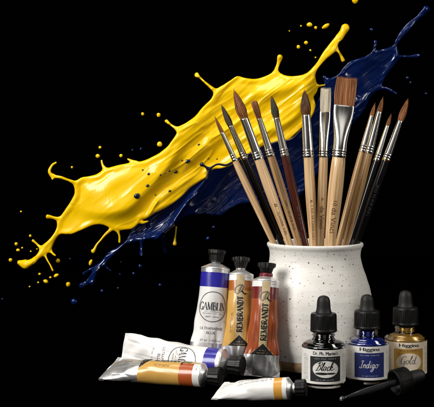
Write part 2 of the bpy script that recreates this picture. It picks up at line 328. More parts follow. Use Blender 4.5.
def splash(name, poly, caps, d0, relief, material, parent=None, step=.55, rb=2.0, mem=.8, wob=.25, fillet=3.0, seed=3):
    allp = [(p[0], p[1]) for c in caps for p in c]+list(poly or [])
    x0 = min(p[0] for p in allp)-8; x1 = max(p[0] for p in allp)+8; y0 = min(p[1] for p in allp)-8; y1 = max(p[1] for p in allp)+8
    xs = np.arange(x0, x1, step); ys = np.arange(y0, y1, step); X, Y = np.meshgrid(xs, ys)
    Xw = X+wob*2*(vnoise(X/7+50, Y/7+50, seed)); Yw = Y+wob*2*(vnoise(X/7+20, Y/7+80, seed+1))
    sd = np.full(X.shape, -1e3); hh = np.zeros(X.shape)
    if poly:
        pp = [tuple(q) for q in crom(poly, 3, True)]
        D, _, _ = polydist(Xw, Yw, pp, True); ins = inside(Xw, Yw, pp); sd = np.where(ins, D, -D)
        s = np.maximum(sd, 0); rbv = rb*(1+.35*(vnoise(X/11+9, Y/11+4, seed+5)*2))
        s2 = np.minimum(s, rbv); bead = np.sqrt(s2*(2*rbv-s2)); mm = mem
        hh = np.where(s < rbv, bead, mm+(rbv-mm)*np.exp(-((s-rbv)/(1.6*rb))**2))
    for c in caps:
        cc = [tuple(q) for q in crom(c, 5)]; bx = [q[0] for q in cc]; by = [q[1] for q in cc]
        i0 = max(int((min(bx)-12-x0)/step), 0); i1 = int((max(bx)+12-x0)/step); j0 = max(int((min(by)-12-y0)/step), 0); j1 = int((max(by)+12-y0)/step)
        sl = (slice(j0, j1), slice(i0, i1)); D, _, T = polydist(Xw[sl], Yw[sl], cc, False)
        R = np.interp(T, range(len(cc)), [q[2] for q in cc])
        sd[sl] = smax(sd[sl], R-D, fillet)
        hc = np.sqrt(np.maximum(R*R-D*D, 0)); hh[sl] = np.maximum(hh[sl], hc)
    s = np.maximum(sd, 0); edge = np.sqrt(np.minimum(s, 1.2)*(2.4-np.minimum(s, 1.2)))
    hh = np.where(sd > 0, np.maximum(hh, np.minimum(edge, 1.0)), 0); hb = blur(hh, 5); hh = np.where(s > 1.6, hb, np.where(s > .8, .5*(hb+hh), hh))
    R = relief(X, Y)
    ny, nx = X.shape; IN = sd > 0; V = []; idf = -np.ones(X.shape, int); idb = -np.ones(X.shape, int); Fc = []
    def pos(x, y, r, h): 
        q = d0+(r)*d0/F; return P(x, y, q-h*d0/F)
    use = np.argwhere(IN)
    for j, i in use:
        idf[j, i] = len(V); V.append(pos(X[j, i], Y[j, i], R[j, i], hh[j, i])); idb[j, i] = len(V); V.append(pos(X[j, i], Y[j, i], R[j, i], -hh[j, i]))
    ec = {}
    def ev(a, b):
        k = (a, b) if a < b else (b, a)
        if k not in ec:
            (j, i), (l, m_) = k; t = sd[j, i]/(sd[j, i]-sd[l, m_]); t = min(max(t, .02), .98)
            ec[k] = len(V); V.append(pos(X[j, i]+t*(X[l, m_]-X[j, i]), Y[j, i]+t*(Y[l, m_]-Y[j, i]), R[j, i]+t*(R[l, m_]-R[j, i]), 0))
        return ec[k]
    anyin = IN[:-1, :-1] | IN[1:, :-1] | IN[:-1, 1:] | IN[1:, 1:]
    for j, i in np.argwhere(anyin):
        c = ((j, i), (j, i+1), (j+1, i+1), (j+1, i)); c = tuple((int(a), int(b)) for a, b in c); f, b = [], []
        for k in range(4):
            p, q = c[k], c[(k+1) % 4]; a, e = IN[p], IN[q]
            if a: f.append(int(idf[p])); b.append(int(idb[p]))
            if a != e: v = ev(p, q); f.append(v); b.append(v)
        if len(f) > 2: Fc.append(tuple(f)); Fc.append(tuple(reversed(b)))
    return mesh_obj(name, V, Fc, material, None, parent)
def ridge(X, Y, pts, amp, wl, wr=None):
    D, SG, T = polydist(X, Y, [tuple(q) for q in crom(pts, 6)], False); wr = wr or wl
    W = np.where(SG > 0, wr, wl); n = (len(pts)-1)*6; end = np.clip(np.minimum(T, n-T)/(n*.25), 0, 1); end = end*end*(3-2*end)
    return -amp*np.exp(-(D/W)**2)*(.15+.85*end)
A0 = math.radians(-38)
def flow(X, Y): return X*math.cos(A0)+Y*math.sin(A0), -X*math.sin(A0)+Y*math.cos(A0)
def relief_yellow(X, Y):
    U, W = flow(X, Y)
    R = 13*vnoise(U/90+3, W/42+7, 21)+4.0*vnoise(U/46+13, W/22+2, 22)
    tx = .15+.85/(1+np.exp(-(X-160)/12))
    R += tx*(1.6*vnoise(U/34+1, W/8+5, 23)+1.0*vnoise(U/22+1, W/3.8+5, 24)+.4*vnoise(U/11, W/2.2, 29))
    R += 5*np.clip(vnoise(U/60+5, W/14+9, 26)-.12, 0, 1)+tx*1.6*np.abs(vnoise(U/40+2, W/6+3, 27))
    wp = W+5*vnoise(U/25+8, W/25+3, 41)
    R -= (.12+.88*tx)*1.05*np.clip(1-6*np.abs(vnoise(U/52+4, wp/13+1, 42)), 0, 1)**1.5+tx*.4*np.clip(1-6*np.abs(vnoise(U/36+7, wp/6.5+6, 43)), 0, 1)
    R += ridge(X, Y, [(78, 206), (100, 212), (125, 208), (144, 191), (162, 171), (178, 146), (196, 128), (214, 104)], 9, 18, 8)
    R += ridge(X, Y, [(150, 214), (156, 204), (166, 194), (188, 180), (203, 171)], 3.0, 3, 5)
    R += ridge(X, Y, [(148, 216), (153, 208), (159, 198)], 2.0, 1.6)
    R += ridge(X, Y, [(176, 168), (200, 152), (228, 132), (262, 120)], 3.5, 9, 5)
    R += ridge(X, Y, [(222, 150), (248, 136), (276, 128), (298, 112), (306, 92), (312, 76)], 5, 7, 5)
    R += ridge(X, Y, [(240, 92), (262, 92), (284, 88), (306, 80), (322, 62), (336, 44)], 5, 10, 8)
    R += ridge(X, Y, [(57, 226), (46, 246), (34, 260)], 2.5, 4)
    R += ridge(X, Y, [(80, 190), (96, 190), (120, 178), (150, 166)], 3, 9, 12)
    return R
def relief_blue(X, Y):
    U, W = flow(X, Y)
    q = .35+.65/(1+np.exp((X-212)/7))
    R = 8*vnoise(U/85+23, W/38+17, 31)+q*(3.5*vnoise(U/36+3, W/13+12, 32)+2.0*vnoise(U/24+1, W/5+5, 33)+1.0*vnoise(U/14+1, W/2.6+5, 34))
    wp = W+4*vnoise(U/22+8, W/22+3, 51)
    R -= q*2.2*np.clip(1-6*np.abs(vnoise(U/44+4, wp/9+1, 52)), 0, 1)+(.4+.6*q)*.9*np.clip(1-6*np.abs(vnoise(U/30+4, wp/5+1, 53)), 0, 1)
    t = (X-192)*.79+(Y-205)*.61
    R = R-16/(1+np.exp(t/3.2))-12*np.exp(-((t+4)/7)**2)*np.clip((Y-165)/12, 0, 1)+.30*6*np.log1p(np.exp(np.clip(t-6, -60, 90)/6))
    R += ridge(X, Y, [(128, 240), (145, 238), (160, 233), (172, 224), (182, 209), (193, 196), (207, 180)], 7, 3.5, 3.5)
    R += ridge(X, Y, [(135, 234), (150, 230), (165, 220), (178, 202), (196, 186)], 3.5, 3, 3)
    R += ridge(X, Y, [(370, 92), (364, 100), (356, 109), (350, 122), (344, 134)], 4, 3, 2.5)
    R += ridge(X, Y, [(360, 96), (353, 106), (346, 118)], 3, 2.5, 2.5)
    R += ridge(X, Y, [(398, 48), (394, 60), (386, 72), (381, 86)], 1.6, 3, 3)
    R += ridge(X, Y, [(214, 213), (226, 210), (236, 204), (248, 199)], 1.6, 3, 3)
    R += ridge(X, Y, [(130, 240), (116, 250), (100, 266), (90, 280)], 2, 4, 4)
    return R
YP = [(341,33),(337,35.5),(330.5,42.7),(324,51),(317,62),(307,73),(295,76),(284,75),(276,71.5),(266,76),(255,79),(246,78),(237,76.5),(230,80.5),(223,85),(215.5,90),(211,99),(203,107),(195,116.5),(186,123),(177,128),(176.5,133),(173,139),(168,146),(162,151),(158,154),(150,158),(141.5,161),(134,162),(125,164),(115,166),(104.6,169),(100,172),(95.5,174.6),(88,176.5),(80.4,178),(74.5,184),(74.6,193),(70,202),(62,214),(57.5,220),(57,227),(53,235),(48,240.4),(42,246),(37,254),(32,260),(33,263.5),(38,260),(44.6,255),(50.4,251),(54,243),(59.6,234.8),(66,234.3),(72.4,234),(84,229),(95.5,224.7),(104,225),(111.6,229),(118,230.3),(126.6,230),(133,228.5),(138,224),(141.6,219.7),(147,218),(158,211.6),(169,206),(181,197),(190,188),(199,182),(206,177.5),(208.5,172),(214,169.5),(222,168.5),(233,164),(245,157),(254,152),(263,146),(272,143),(285,142),(292,137),(300,129.7),(309,121),(314,112),(315.5,104),(313.5,97),(317,91),(317,85),(316,80),(315.7,74),(319.6,66),(327.7,57.7),(336,51),(338.5,44),(342,37)]
YC = [[(340,37,3),(343,32,3.4),(345.3,28,4.3)], [(337,49,1.4),(340,54,1.1),(343,60,1.9)], [(276,72,2.2),(278,64,1.6),(280,57.5,2.8)], [(215.5,91,2),(207,84,1.1),(200,77.5,1),(197,75,2.4)],
 [(177,129,1.8),(171,125,1),(166.3,121,1.7)], [(135,162.5,2),(128,159.3,.8)], [(104.6,169,2),(102.5,165,1.2),(101.6,161,1)],
 [(75,183,2),(68,180,1.2),(61,177.5,1.3),(53,176,1.5),(49.5,171,1.5),(52,165.5,1.2),(55.7,162.5,1)], [(52.7,176,1.2),(52.5,179.5,.6)], [(59,219,2),(53,217.5,1.5),(48,216.8,2.1)],
 [(41,248,1.6),(36,243,1),(33,240.5,1.4)], [(34,260,2),(29,263,3.6),(25,264,4.8),(19.5,262.5,2.4)], [(44.5,254,1.4),(48,261,.8),(52.7,270.3,.9)], [(50,250,1.4),(53,253.5,1.1),(55,255.3,1)],
 [(112,229,1.8),(105,235,1.2),(98,243,1),(94.5,249,1.4),(93,251,2.2)], [(117,230,1.6),(119.4,235,1),(119.7,241.8,1.1)], [(140,221,1.5),(143,222.5,1.6),(148,221.3,.7)], [(316.5,86,1.5),(320,86,1),(324.3,85.2,.7)]]
BP = [(423,12),(419.5,14),(413.7,18.5),(408,23),(403,27.7),(398.5,34),(395,41.6),(394,45),(387,48),(380,49.6),(372,52.5),(364,56.6),(351,61),(344,67),(338.6,74),(331,78),(325,79),(324,86),(318,100),(308,115),(296,128),(280,140),(262,144),(247,152),(238,160),(225,165),(214,167),(209,170),(198,174),(188,178),(170,192),(150,206),(138,214),(131,226),(128,236),(123,243),(116,248),(108,252),(102,260),(95,266),(92,272),(88,278),(84,283),(84,286),(90,281),(94,277),(99,269),(104.6,263),(113,256),(120,249),(125,245),(132,242.7),(141.6,240),(150,239.5),(158,239),(165,235.5),(173,227.5),(180,221),(184.6,217),(196,214.5),(208,215),(217,216),(221.6,215.5),(231,208.5),(242,204),(250,203),(262,206),(275,208),(290,203),(300,196),(312,180),(325,165),(338,148),(347,135),(351,127),(355,120.5),(363,112),(367.5,104),(372,94.6),(378,90.5),(381,87.5),(384,80),(386,76),(391.7,69),(397.5,61),(399.3,53),(397,46),(401,39),(408,32),(413,26),(417,21),(424,15)]
BC = [[(421,14,1.6),(424,11,2.6),(426.3,9,3.6)], [(374,52,1.8),(375,46,1.3),(375.6,42,2)], [(397,57,2),(404,56.5,1.2),(411,56.3,1.2),(416,56,2),(418.5,55.8,1.8)], [(380,88,2),(386,88.5,1.6),(392,91,1.4),(396,93.5,1.2)],
 [(163,237,2),(164,245,1.3),(165.6,252.5,1.7)], [(142,240,2),(141.3,247,1.3),(141,254.5,1.6)], [(103,263,1.5),(107,268,.9),(111,271,.8)], [(95,274,2),(93,279,2.4),(92,282,2.8)], [(85,284,2),(82,285.5,3.2)],
 [(95,267,1.5),(89,270,1),(84,274,1.8)], [(326,79,1.8),(324.5,77.5,2)]]
DY, DB = 1.173, 1.205
ys = splash('paint_splash', YP, YC, DY, relief_yellow, M['yellow'])
tag(ys, 'large glossy yellow paint splash flying diagonally behind the brushes', 'paint splash')
bs = splash('paint_splash', BP, BC, DB, relief_blue, M['blue'], seed=8, rb=1.7)
tag(bs, 'dark navy blue paint splash streaming behind and below the yellow one', 'paint splash')
splash('paint_strand', None, [[(202,164.5,2.4),(205,166.5,1.2),(209,169,1.5),(213,166.5,1),(218,164.3,1.1),(226,165,1.3),(233,162,1.2),(240,158,1.2),(250,154,1.2),(258,149,1)], [(209,169,1.3),(208.3,173,1.4),(207.5,179,1.4)]], DY-.012, lambda X, Y: X*0, M['darkblue'], bs, step=.4)
splash('paint_strand', None, [[(272,144,1),(280,141.5,1.5),(288,141,1.4),(295,137,1),(301,130.5,.8)]], DY-.012, lambda X, Y: X*0, M['darkblue'], bs, step=.4)

def surf_depth(fn, px, py, d0):
    r = float(fn(np.array([[float(px)]]), np.array([[float(py)]]))[0, 0]); return d0+r*d0/F
def ball(name, px, py, r, d, m, parent=None, el=1.0, ang=0, flat=1.0, seed=0):
    rr = random.Random(seed); R = r*d/F; V, Fc = [], []; nu, nv = 20, 12; ph = rr.uniform(0, 6)
    c, s = math.cos(ang), math.sin(ang)
    for j in range(nv+1):
        th = PI*j/nv
        for i in range(nu):
            a = 2*PI*i/nu; k = 1+.07*math.sin(2*a+ph)*math.sin(th)+.05*math.sin(3*th+ph)
            x = R*k*math.sin(th)*math.cos(a)*el; z = R*k*math.cos(th)/math.sqrt(el); y = R*k*math.sin(th)*math.sin(a)*flat
            V.append((c*x-s*z, y, s*x+c*z))
    for j in range(nv):
        for i in range(nu): Fc.append((j*nu+i, j*nu+(i+1) % nu, (j+1)*nu+(i+1) % nu, (j+1)*nu+i))
    o = mesh_obj(name, V, Fc, m, None, parent); o.location = P(px, py, d); return o
for k, (x, y, r) in enumerate([(137,196,3.0),(147.6,185.7,1.5),(148.7,174,1.3),(142.7,170,.8),(169.3,171,1.1),(175.8,171.9,1.7),(160.5,174.9,.9),(169.7,191,1.2),(187.8,161.2,2.2),(182,160.5,.8),(155.4,195,.7),(198.8,144.7,1.1),(208,158.5,.8),(217,159,.7),(165,173.5,.6)]):
    ball('paint_fleck', x, y, r, surf_depth(relief_yellow, x, y, DY)-.0012, M['darkblue'], ys, 1.15, .4, .6, k)

YD = [ # px, py, radius, stretch, angle, label
 (16.2,243.9,1.7,1,0,'yellow droplet up and left of the bulbous lower left splash tip'),
 (18,250,1.5,1.2,0,'yellow droplet just above the bulbous lower left splash tip'),
 (30.3,235.8,1.3,1,0,'tiny droplet over the short spur near the lower left splash tip'),
 (22.2,247.8,.9,1,0,'speck of yellow right of the pair above the lower left tip'),
 (30.8,251.3,.8,1,0,'yellow speck between the lower left tip and its short spur'),
 (37,249,.8,1,0,'yellow speck touching the side of the narrow lower left arm'),
 (10.5,260,1.9,1,0,'outermost yellow droplet, left of the bulbous splash tip'),
 (21,211.5,.9,1,0,'faint pale speck alone at far left above the lower tip'),
 (58,260.7,2.1,1,0,'round yellow droplet right of the lower left arm'),
 (39.6,274,1.3,1,0,'small yellow droplet left of the thin hanging drip end'),
 (50.4,277.4,1.2,1,0,'small yellow droplet just below the thin hanging drip end'),
 (56.2,275.5,2,1.3,.5,'stretched yellow droplet right of the thin hanging drip end'),
 (45.8,281.3,2.1,1.2,-.4,'lumpy yellow droplet below the drip of the lower left arm'),
 (38.2,282.4,.9,1,0,'speck of yellow left of the lumpy lowest droplet'),
 (29.6,286.6,.8,1,0,'lowest pale yellow speck at the far lower left'),
 (68.2,284.3,2.3,1,0,'lone round yellow droplet left of the blue splash tail'),
 (90.6,262.4,2,1.5,1.2,'elongated yellow droplet under the long bead tipped drip'),
 (97.7,156,2.1,1,0,'yellow droplet above the small spike on the upper left edge'),
 (100,147.4,1.4,1,0,'topmost small droplet above the upper left spike'),
 (121,155.7,1.8,1,0,'yellow droplet left of the thin upper edge splinter'),
 (72,167.3,1.2,1,0,'small droplet between the hooked tendril and upper left spike'),
 (159.6,144.2,2.5,1,0,'bright yellow droplet close to the notch in the upper edge'),
 (142.7,114,1.6,1,0,'yellow droplet farthest left of the short upper tendril'),
 (158.6,115,2.1,1,0,'yellow droplet just left of the short upper tendril bead'),
 (355,.5,3.2,1,0,'large yellow droplet cut by the top edge of the picture'),
 (309.5,24.7,2.4,1.1,0,'yellow droplet leading the row left of the top splash tip'),
 (315.7,27.7,1.6,1,0,'small yellow droplet in the middle of the top row'),
 (325.7,26.3,2.7,1.6,.55,'stretched oval yellow droplet nearest the top splash tip'),
 (301,26,.9,1,0,'faint yellow speck at the left of the top row'),
 (289.4,31,.7,1,0,'farthest left faint speck of the top droplet row'),
 (306,42.7,1.9,1,0,'yellow droplet halfway between top row and splash edge'),
 (298.4,46.9,1.8,1,0,'yellow droplet right of the club shaped upright tendril'),
 (310.4,50.3,1,1,0,'dim yellow speck close to the left side of the top arm'),
 (315.5,57.5,.9,1,0,'lowest yellow speck beside the narrow top arm'),
 (174.7,239.5,1.5,1,0,''),
]
for k, (x, y, r, e, a, l) in enumerate(YD):
    if not l: continue
    o = ball('paint_droplet', x, y, r, DY+rng.uniform(-.02, .02), M['yellow'], None, e, a, 1, k); tag(o, l, 'paint droplet', 'yellow droplets flying around the splash')
o = splash('paint_droplet', None, [[(176,227,.9),(175.4,233,.9),(175,239,1.1),(174.6,243.6,2)]], DB-.02, lambda X, Y: X*0, M['yellow'], step=.4)
tag(o, 'long yellow drip with a bead hanging below the blue fold', 'paint droplet', 'yellow droplets flying around the splash')
M['bluedrop'] = M['blue']
BD = [(213.5,227,1.4,'upper of two dim blue droplets above the blue banded tube cap'), (207.7,238.5,2,'lower of two dim blue droplets above the blue banded tube cap'),
 (140,266,1.8,'blue droplet below the left one of the two hanging blue drips'), (133.5,273.4,1.5,'blue droplet lower left of the left hanging blue drip'),
 (160,285,1.7,'lone blue droplet low between splash and white tube'), (102,291,1.8,'blue droplet below right of the blue tail end'),
 (120,274,1,'tiny blue droplet near the spur of the blue tail'), (118,288,1,'tiny blue droplet low under the middle of the tail'), (121,262,.9,'tiny blue speck just below the blue tail'),
 (74.2,301.6,3.1,'largest blue droplet, lowest at the left below the tail'), (70,258.8,1,'tiny blue speck under the yellow belly left of the tail'), (2.3,299,1.1,'faint speck at the far left edge of the picture'),
 (371.4,29.6,1.7,'blue droplet above the short upright blue spur'), (407.4,77.8,1.4,'faint blue droplet right of the navy sheet edge'), (410.5,82.5,1,'faint blue speck lower right of the navy sheet edge'),
 (426,93.5,1.2,'faint blue speck nearest the right edge of the picture'), (132.4,150,1.1,'left of two dim blue specks above the upper yellow edge'), (141,149,1.3,'right of two dim blue specks above the upper yellow edge')]
for k, (x, y, r, l) in enumerate(BD):
    o = ball('paint_droplet', x, y, r, DB+rng.uniform(-.02, .01), M['bluedrop'], None, 1.1, k, 1, 100+k); tag(o, l, 'paint droplet', 'dark blue droplets flying around the splash')

# ------------------------------------------------------------------ ceramic jar
JX, JY = .0953, .07
jar = thing('ceramic_jar', Matrix.Translation((JX, JY, 0)), 'off white speckled ceramic jar with a flared rim holding the brushes', 'jar')
outer = [(.0105,.0524),(.016,.0537),(.0276,.0556),(.045,.0562),(.0600,.0556),(.0725,.0537),(.084,.0503),(.094,.0468),(.101,.0447),(.107,.0440),(.1125,.0447),(.1155,.0463),(.1175,.0466),(.1187,.0456)]
inner = [(.1186,.0435),(.116,.0422),(.108,.0408),(.100,.0415),(.084,.0468),(.0600,.0515),(.03,.0515),(.012,.0485),(.0095,.04)]
pr = smoothprof(outer+inner, 5)+[(.0092, .0005)]
V, Fc = lathe(pr, 128, rib=lambda i, a, z: 1+.0035*math.sin(2*a+z*60)+.0022*math.sin(3*a+1)+.0016*math.sin(z*520+a)*(1 if z < .11 else 0), close=False)
mesh_obj('glazed_body', V, Fc, M['glaze'], None, jar)
V, Fc = lathe([(0,.001),(0,.047),(.0008,.0492),(.0022,.0502),(.006,.0515),(.0108,.0522),(.0116,.0515),(.0116,.001)], 128, close=False)
mesh_obj('unglazed_foot', V, Fc, M['clay'], None, jar)

# ------------------------------------------------------------------ brushes
def make_brush(label, tip, rim, yt, yr, yb, py_h, py_f, kind, w_hair, w_ft, w_fb, w_hm, w_rim, m_hair, m_handle, m_ring='nickel', marks=None):
    """tip and rim are picture points of the brush line; yt, yr the world depth there; the line goes on down to the jar floor"""
    a = P(tip[0], tip[1], 1+JY+yt); b = P(rim[0], rim[1], 1+JY+yr)
    dr = (b-a); t = (.0125-a.z)/dr.z; e = a+dr*t
    # keep the foot of the brush inside the jar
    h = Vector((e.x-JX, e.y-JY)); 
    if h.length > .040: 
        t = t*.93; e = a+dr*t
    L = (a-e).length; k = (a-b).length/math.hypot(tip[0]-rim[0], tip[1]-rim[1])
    fz = lambda py: L-(py-tip[1])/(rim[1]-tip[1])*(a-b).length
    zh, zf, zr = fz(py_h), fz(py_f), fz(rim[1])
    T = thing('paint_brush', frame(e, a-e), label, 'paintbrush', 'artist brushes standing in the jar')
    r = lambda w: w/2*k
    # handle
    hp = [(0, r(w_rim)*.35), (.002, r(w_rim)*.48), (zr*.5, r(w_rim)*.72), (zr, r(w_rim)), (zr+(zf-zr)*.55, r(w_hm)), (zf-(zf-zr)*.12, r(w_hm)*.97), (zf+.002, r(w_fb)*.93), (zf+.004, r(w_fb)*.85)]
    hp = smoothprof(hp, 6); V, Fc = lathe(hp, 40)
    mesh_obj('handle', V, Fc, M[m_handle], None, T)
    zs = [q[0] for q in hp]; rs = [q[1] for q in hp]
    flat = kind == 'flat'
    # ferrule
    fl = zh-zf; bt = r(w_fb); tt = r(w_ft); by = .0017 if w_hair > 15 else .0014
    def fr(z):
        q = (z-zf)/fl; s_ = sstep((q-.25)/.7) if flat else q
        rx = bt+(tt-bt)*s_; ry = rx if not flat else bt+(by-bt)*sstep((q-.1)/.85)
        if w_hair > 15: ry = bt+(by*1.3-bt)*sstep((q-.1)/.85)
        g = 0
        for c in (.0016, .0040, .0064): g += math.exp(-((z-zf-c)/.00055)**2)
        rx *= 1+.07*g; ry *= 1+.07*g
        g2 = math.exp(-((z-zf-.0052)/.0004)**2)+math.exp(-((z-zf-.0028)/.0004)**2); rx *= 1-.05*g2; ry *= 1-.05*g2
        return rx, ry
    prof = [(z, *fr(z)) for z in np.concatenate([np.linspace(zf, zf+.009, 46), np.linspace(zf+.0095, zh, 28)])]
    rx, ry = fr(zh); prof += [(zh+.0002, rx*.97, ry*.97), (zh-.0006, rx*.9, ry*.9)]
    V, Fc = lathe(prof, 44, close=False)
    f = mesh_obj('ferrule', V, Fc, [M['nickel']], None, T)
    V, Fc = lathe([(z, fr(z)[0]*1.03+.00005, fr(z)[1]*1.03+.00005) for z in np.linspace(zf-.0002, zf+.0019, 6)], 44)
    mesh_obj('crimp_ring', V, Fc, M[m_ring], None, f)
    # bristles: striated core plus separate fine hairs
    hl = L-zh; rr = random.Random(int(tip[0]*10)); ph = [rr.uniform(0, 6.28) for _ in range(4)]
    def env(q):   # half width fractions along the bristles
        if kind == 'round': return (1+.22*math.sin(min(q/.55, 1)*PI*.8))*max(0, 1-max(0, (q-.25)/.75)**1.75)**.9
        if kind == 'thin': return max(0, 1-q**1.5)*(1+.1*math.sin(q*PI))
        if kind == 'filbert': return (1+.12*q)*(1 if q < .8 else math.sqrt(max(0, 1-((q-.8)/.2)**2)*.75+.25*(q < .995)))
        return 1+.03*math.sin(q*PI)
    hx = tt*.92; hy = (by*.85 if flat else hx); wx = r(w_hair)
    def hxy(q):
        e_ = env(q)
        if kind == 'round': return max(hx, 0)*e_*(1+(wx/hx/1.2-1)*sstep(q*3)), hy*e_*(1+(wx/hx/1.2-1)*sstep(q*3))
        if flat: return (hx+(wx-hx)*sstep(q*2))*e_, hy*(1-.45*q)+.0002
        if kind == 'filbert': return (hx+(wx-hx)*sstep(q*2))*e_, (hy*(1-.6*q)+.0002)
        return hx*e_, hy*e_
    prof = [(zh-.001+hl*q*.985+.001*0, *hxy(q)) for q in np.linspace(0, 1, 26)]
    V, Fc = lathe(prof, 72, rib=lambda i, a_, z: (.97+.05*math.sin(13*a_+ph[0])+.045*math.sin(23*a_+ph[1]+z*90)+.03*math.sin(35*a_+ph[2]-z*60)))
    if flat:   # uneven top edge
        V = [((x, y, z-rr.uniform(0, .0012)) if i >= 72*24 else (x, y, z)) for i, (x, y, z) in enumerate(V)]
    nh = 520 if w_hair > 15 else (170 if flat else (110 if w_hair > 6 else 50)); V = list(V); Fc = list(Fc)
    for _ in range(nh):
        if flat: xo = rr.uniform(-1, 1); yo = rr.choice((-1, 1))*rr.uniform(.6, 1.0)*math.sqrt(max(0, 1-xo**4*.6))
        else: an = rr.uniform(0, 6.28); xo, yo = math.cos(an), math.sin(an)
        top = rr.uniform(.93, 1.01) if flat else rr.uniform(.7, 1.01); q0 = 0; n = 6; path = []; wob = rr.gauss(0, .00022)
        for i in range(n+1):
            q = q0+(top-q0)*i/n; sx, sy = hxy(min(q, 1)); path.append(Vector((sx*1.01*xo+wob*q*q, sy*1.03*yo, zh+hl*q)))
        b0 = len(V); w_ = .00010*rr.uniform(.7, 1.6)
        for i, p_ in enumerate(path):
            ww = w_*(1-.75*(i/n)**3)
            for c in range(3): V.append((p_.x+ww*math.cos(c*2.094), p_.y+ww*math.sin(c*2.094), p_.z))
        for i in range(n):
            for c in range(3): c2 = (c+1) % 3; Fc.append((b0+i*3+c, b0+i*3+c2, b0+i*3+3+c2, b0+i*3+3+c))
    mesh_obj('bristles', V, Fc, M[m_hair], None, T)
    if marks:
        def surf(u, z, off):
            rr_ = float(np.interp(z, zs, rs)); an = u/rr_-PI/2; return ((rr_+off)*math.cos(an), (rr_+off)*math.sin(an), z)
        p = Print(surf, .0006)
        for m_ in marks:
            zc = fz(m_[1]); wd = m_[2]*k; ht = m_[3]*k; mk = m_[4]
            if m_[0] == '~':
                p.squiggle(zc-wd/2, zc+wd/2, 0, ht, mk, .00008, rot=1)
            else: p.text(m_[0], 0, zc, wd, ht, mk, .00010, rot=-PI/2)
        p.build('marking', T)
    return T
B = make_brush
B('thin pointed reddish brush with pale wood handle, leaning farthest left', (214.3,116), (274,244), .004, 0, 0, 133, 161, 'thin', 4.6, 4.4, 5.6, 7.4, 5.6, 'h_brown', 'wood')
B('pointed black haired brush with black handle second from the left', (221.2,104.5), (282,244), .012, .012, .012, 126, 159, 'round', 6.2, 5.4, 7.4, 7.6, 5.6, 'h_green', 'blacklac')
B('big pointed brown brush with pale wood handle, third from left', (233.6,89), (289.5,244.6), -.020, -.020, 0, 118.6, 159, 'round', 10.5, 8.4, 9.6, 10.4, 7.0, 'h_brown', 'wood', 'nickel', [('~', 222, 26, 2.6, 'print_brown'), ('8', 205, 3.4, 2.6, 'print_brown')])
B('small filbert tipped brown brush with tan wood handle', (253.2,99.5), (299,244.6), .004, .004, 0, 118.6, 156, 'filbert', 6, 5.4, 8.2, 8.6, 6.4, 'h_brown', 'woodtan', 'nickel', [('~', 215, 30, 2.2, 'print_brown')])
B('pointed grey green brush with glossy dark red handle', (271.3,95.5), (305.5,244.6), -.008, -.008, 0, 118, 156, 'round', 7.4, 6.0, 8.0, 8.4, 6.4, 'h_green', 'redlac', 'nickel', [('~', 218, 24, 1.6, 'print_grey')])
B('rounded dark brown brush standing almost upright, pale handle', (304.6,89.5), (313.5,244.6), -.028, -.026, 0, 115, 157, 'round', 10.2, 8.8, 10.4, 10.4, 8.0, 'h_dark', 'wood', 'nickel', [('~', 222, 34, 2.0, 'print_brown'), ('6', 201, 3, 2.4, 'print_brown')])
B('flat white hog bristle brush beside the widest flat brush', (326,87.5), (320.5,244.6), .016, .018, 0, 112, 157, 'flat', 10, 10.6, 9.2, 9.2, 7.2, 'h_white', 'wood', 'nickel', [('da Vinci', 217, 22, 4.2, 'print_brown'), ('6', 199, 3, 2.4, 'print_brown')])
B('widest flat brush with red brown hair and thick pale handle', (347,77), (330,244.6), -.034, -.032, 0, 105.5, 157, 'flat', 20, 20.5, 13.2, 14.6, 10.6, 'h_red', 'wood', 'nickel', [('da Vinci', 220, 25, 5.0, 'print_brown'), ('10', 203, 5, 3.6, 'print_brown')])
B('thin brown brush just left of its twin, tan handle', (375.3,102.5), (338.5,244), .016, .012, 0, 116, 152, 'thin', 4.8, 4.6, 7.4, 8.0, 6.4, 'h_red', 'woodtan')
B('thin brown brush just right of its twin, tan handle', (383.2,96.5), (345.7,244), -.016, -.014, 0, 112, 153, 'thin', 6.0, 5.6, 8.0, 8.4, 6.4, 'h_brown', 'woodtan')
B('short thin brown brush with slim black handle', (391.4,113.5), (350.5,243), .022, .018, 0, 126, 161, 'thin', 4.4, 4.2, 6.6, 7.0, 6.0, 'h_brown', 'blacklac')
B('rightmost brush, pointed red hair, gilt crimp and black lettered handle', (408.2,98.5), (357,242), -.002, -.002, 0, 121, 161, 'round', 6.8, 5.6, 8.4, 8.4, 6.4, 'h_red', 'blacklac', 'gold', [('~', 200, 32, 2.4, 'print_grey')])

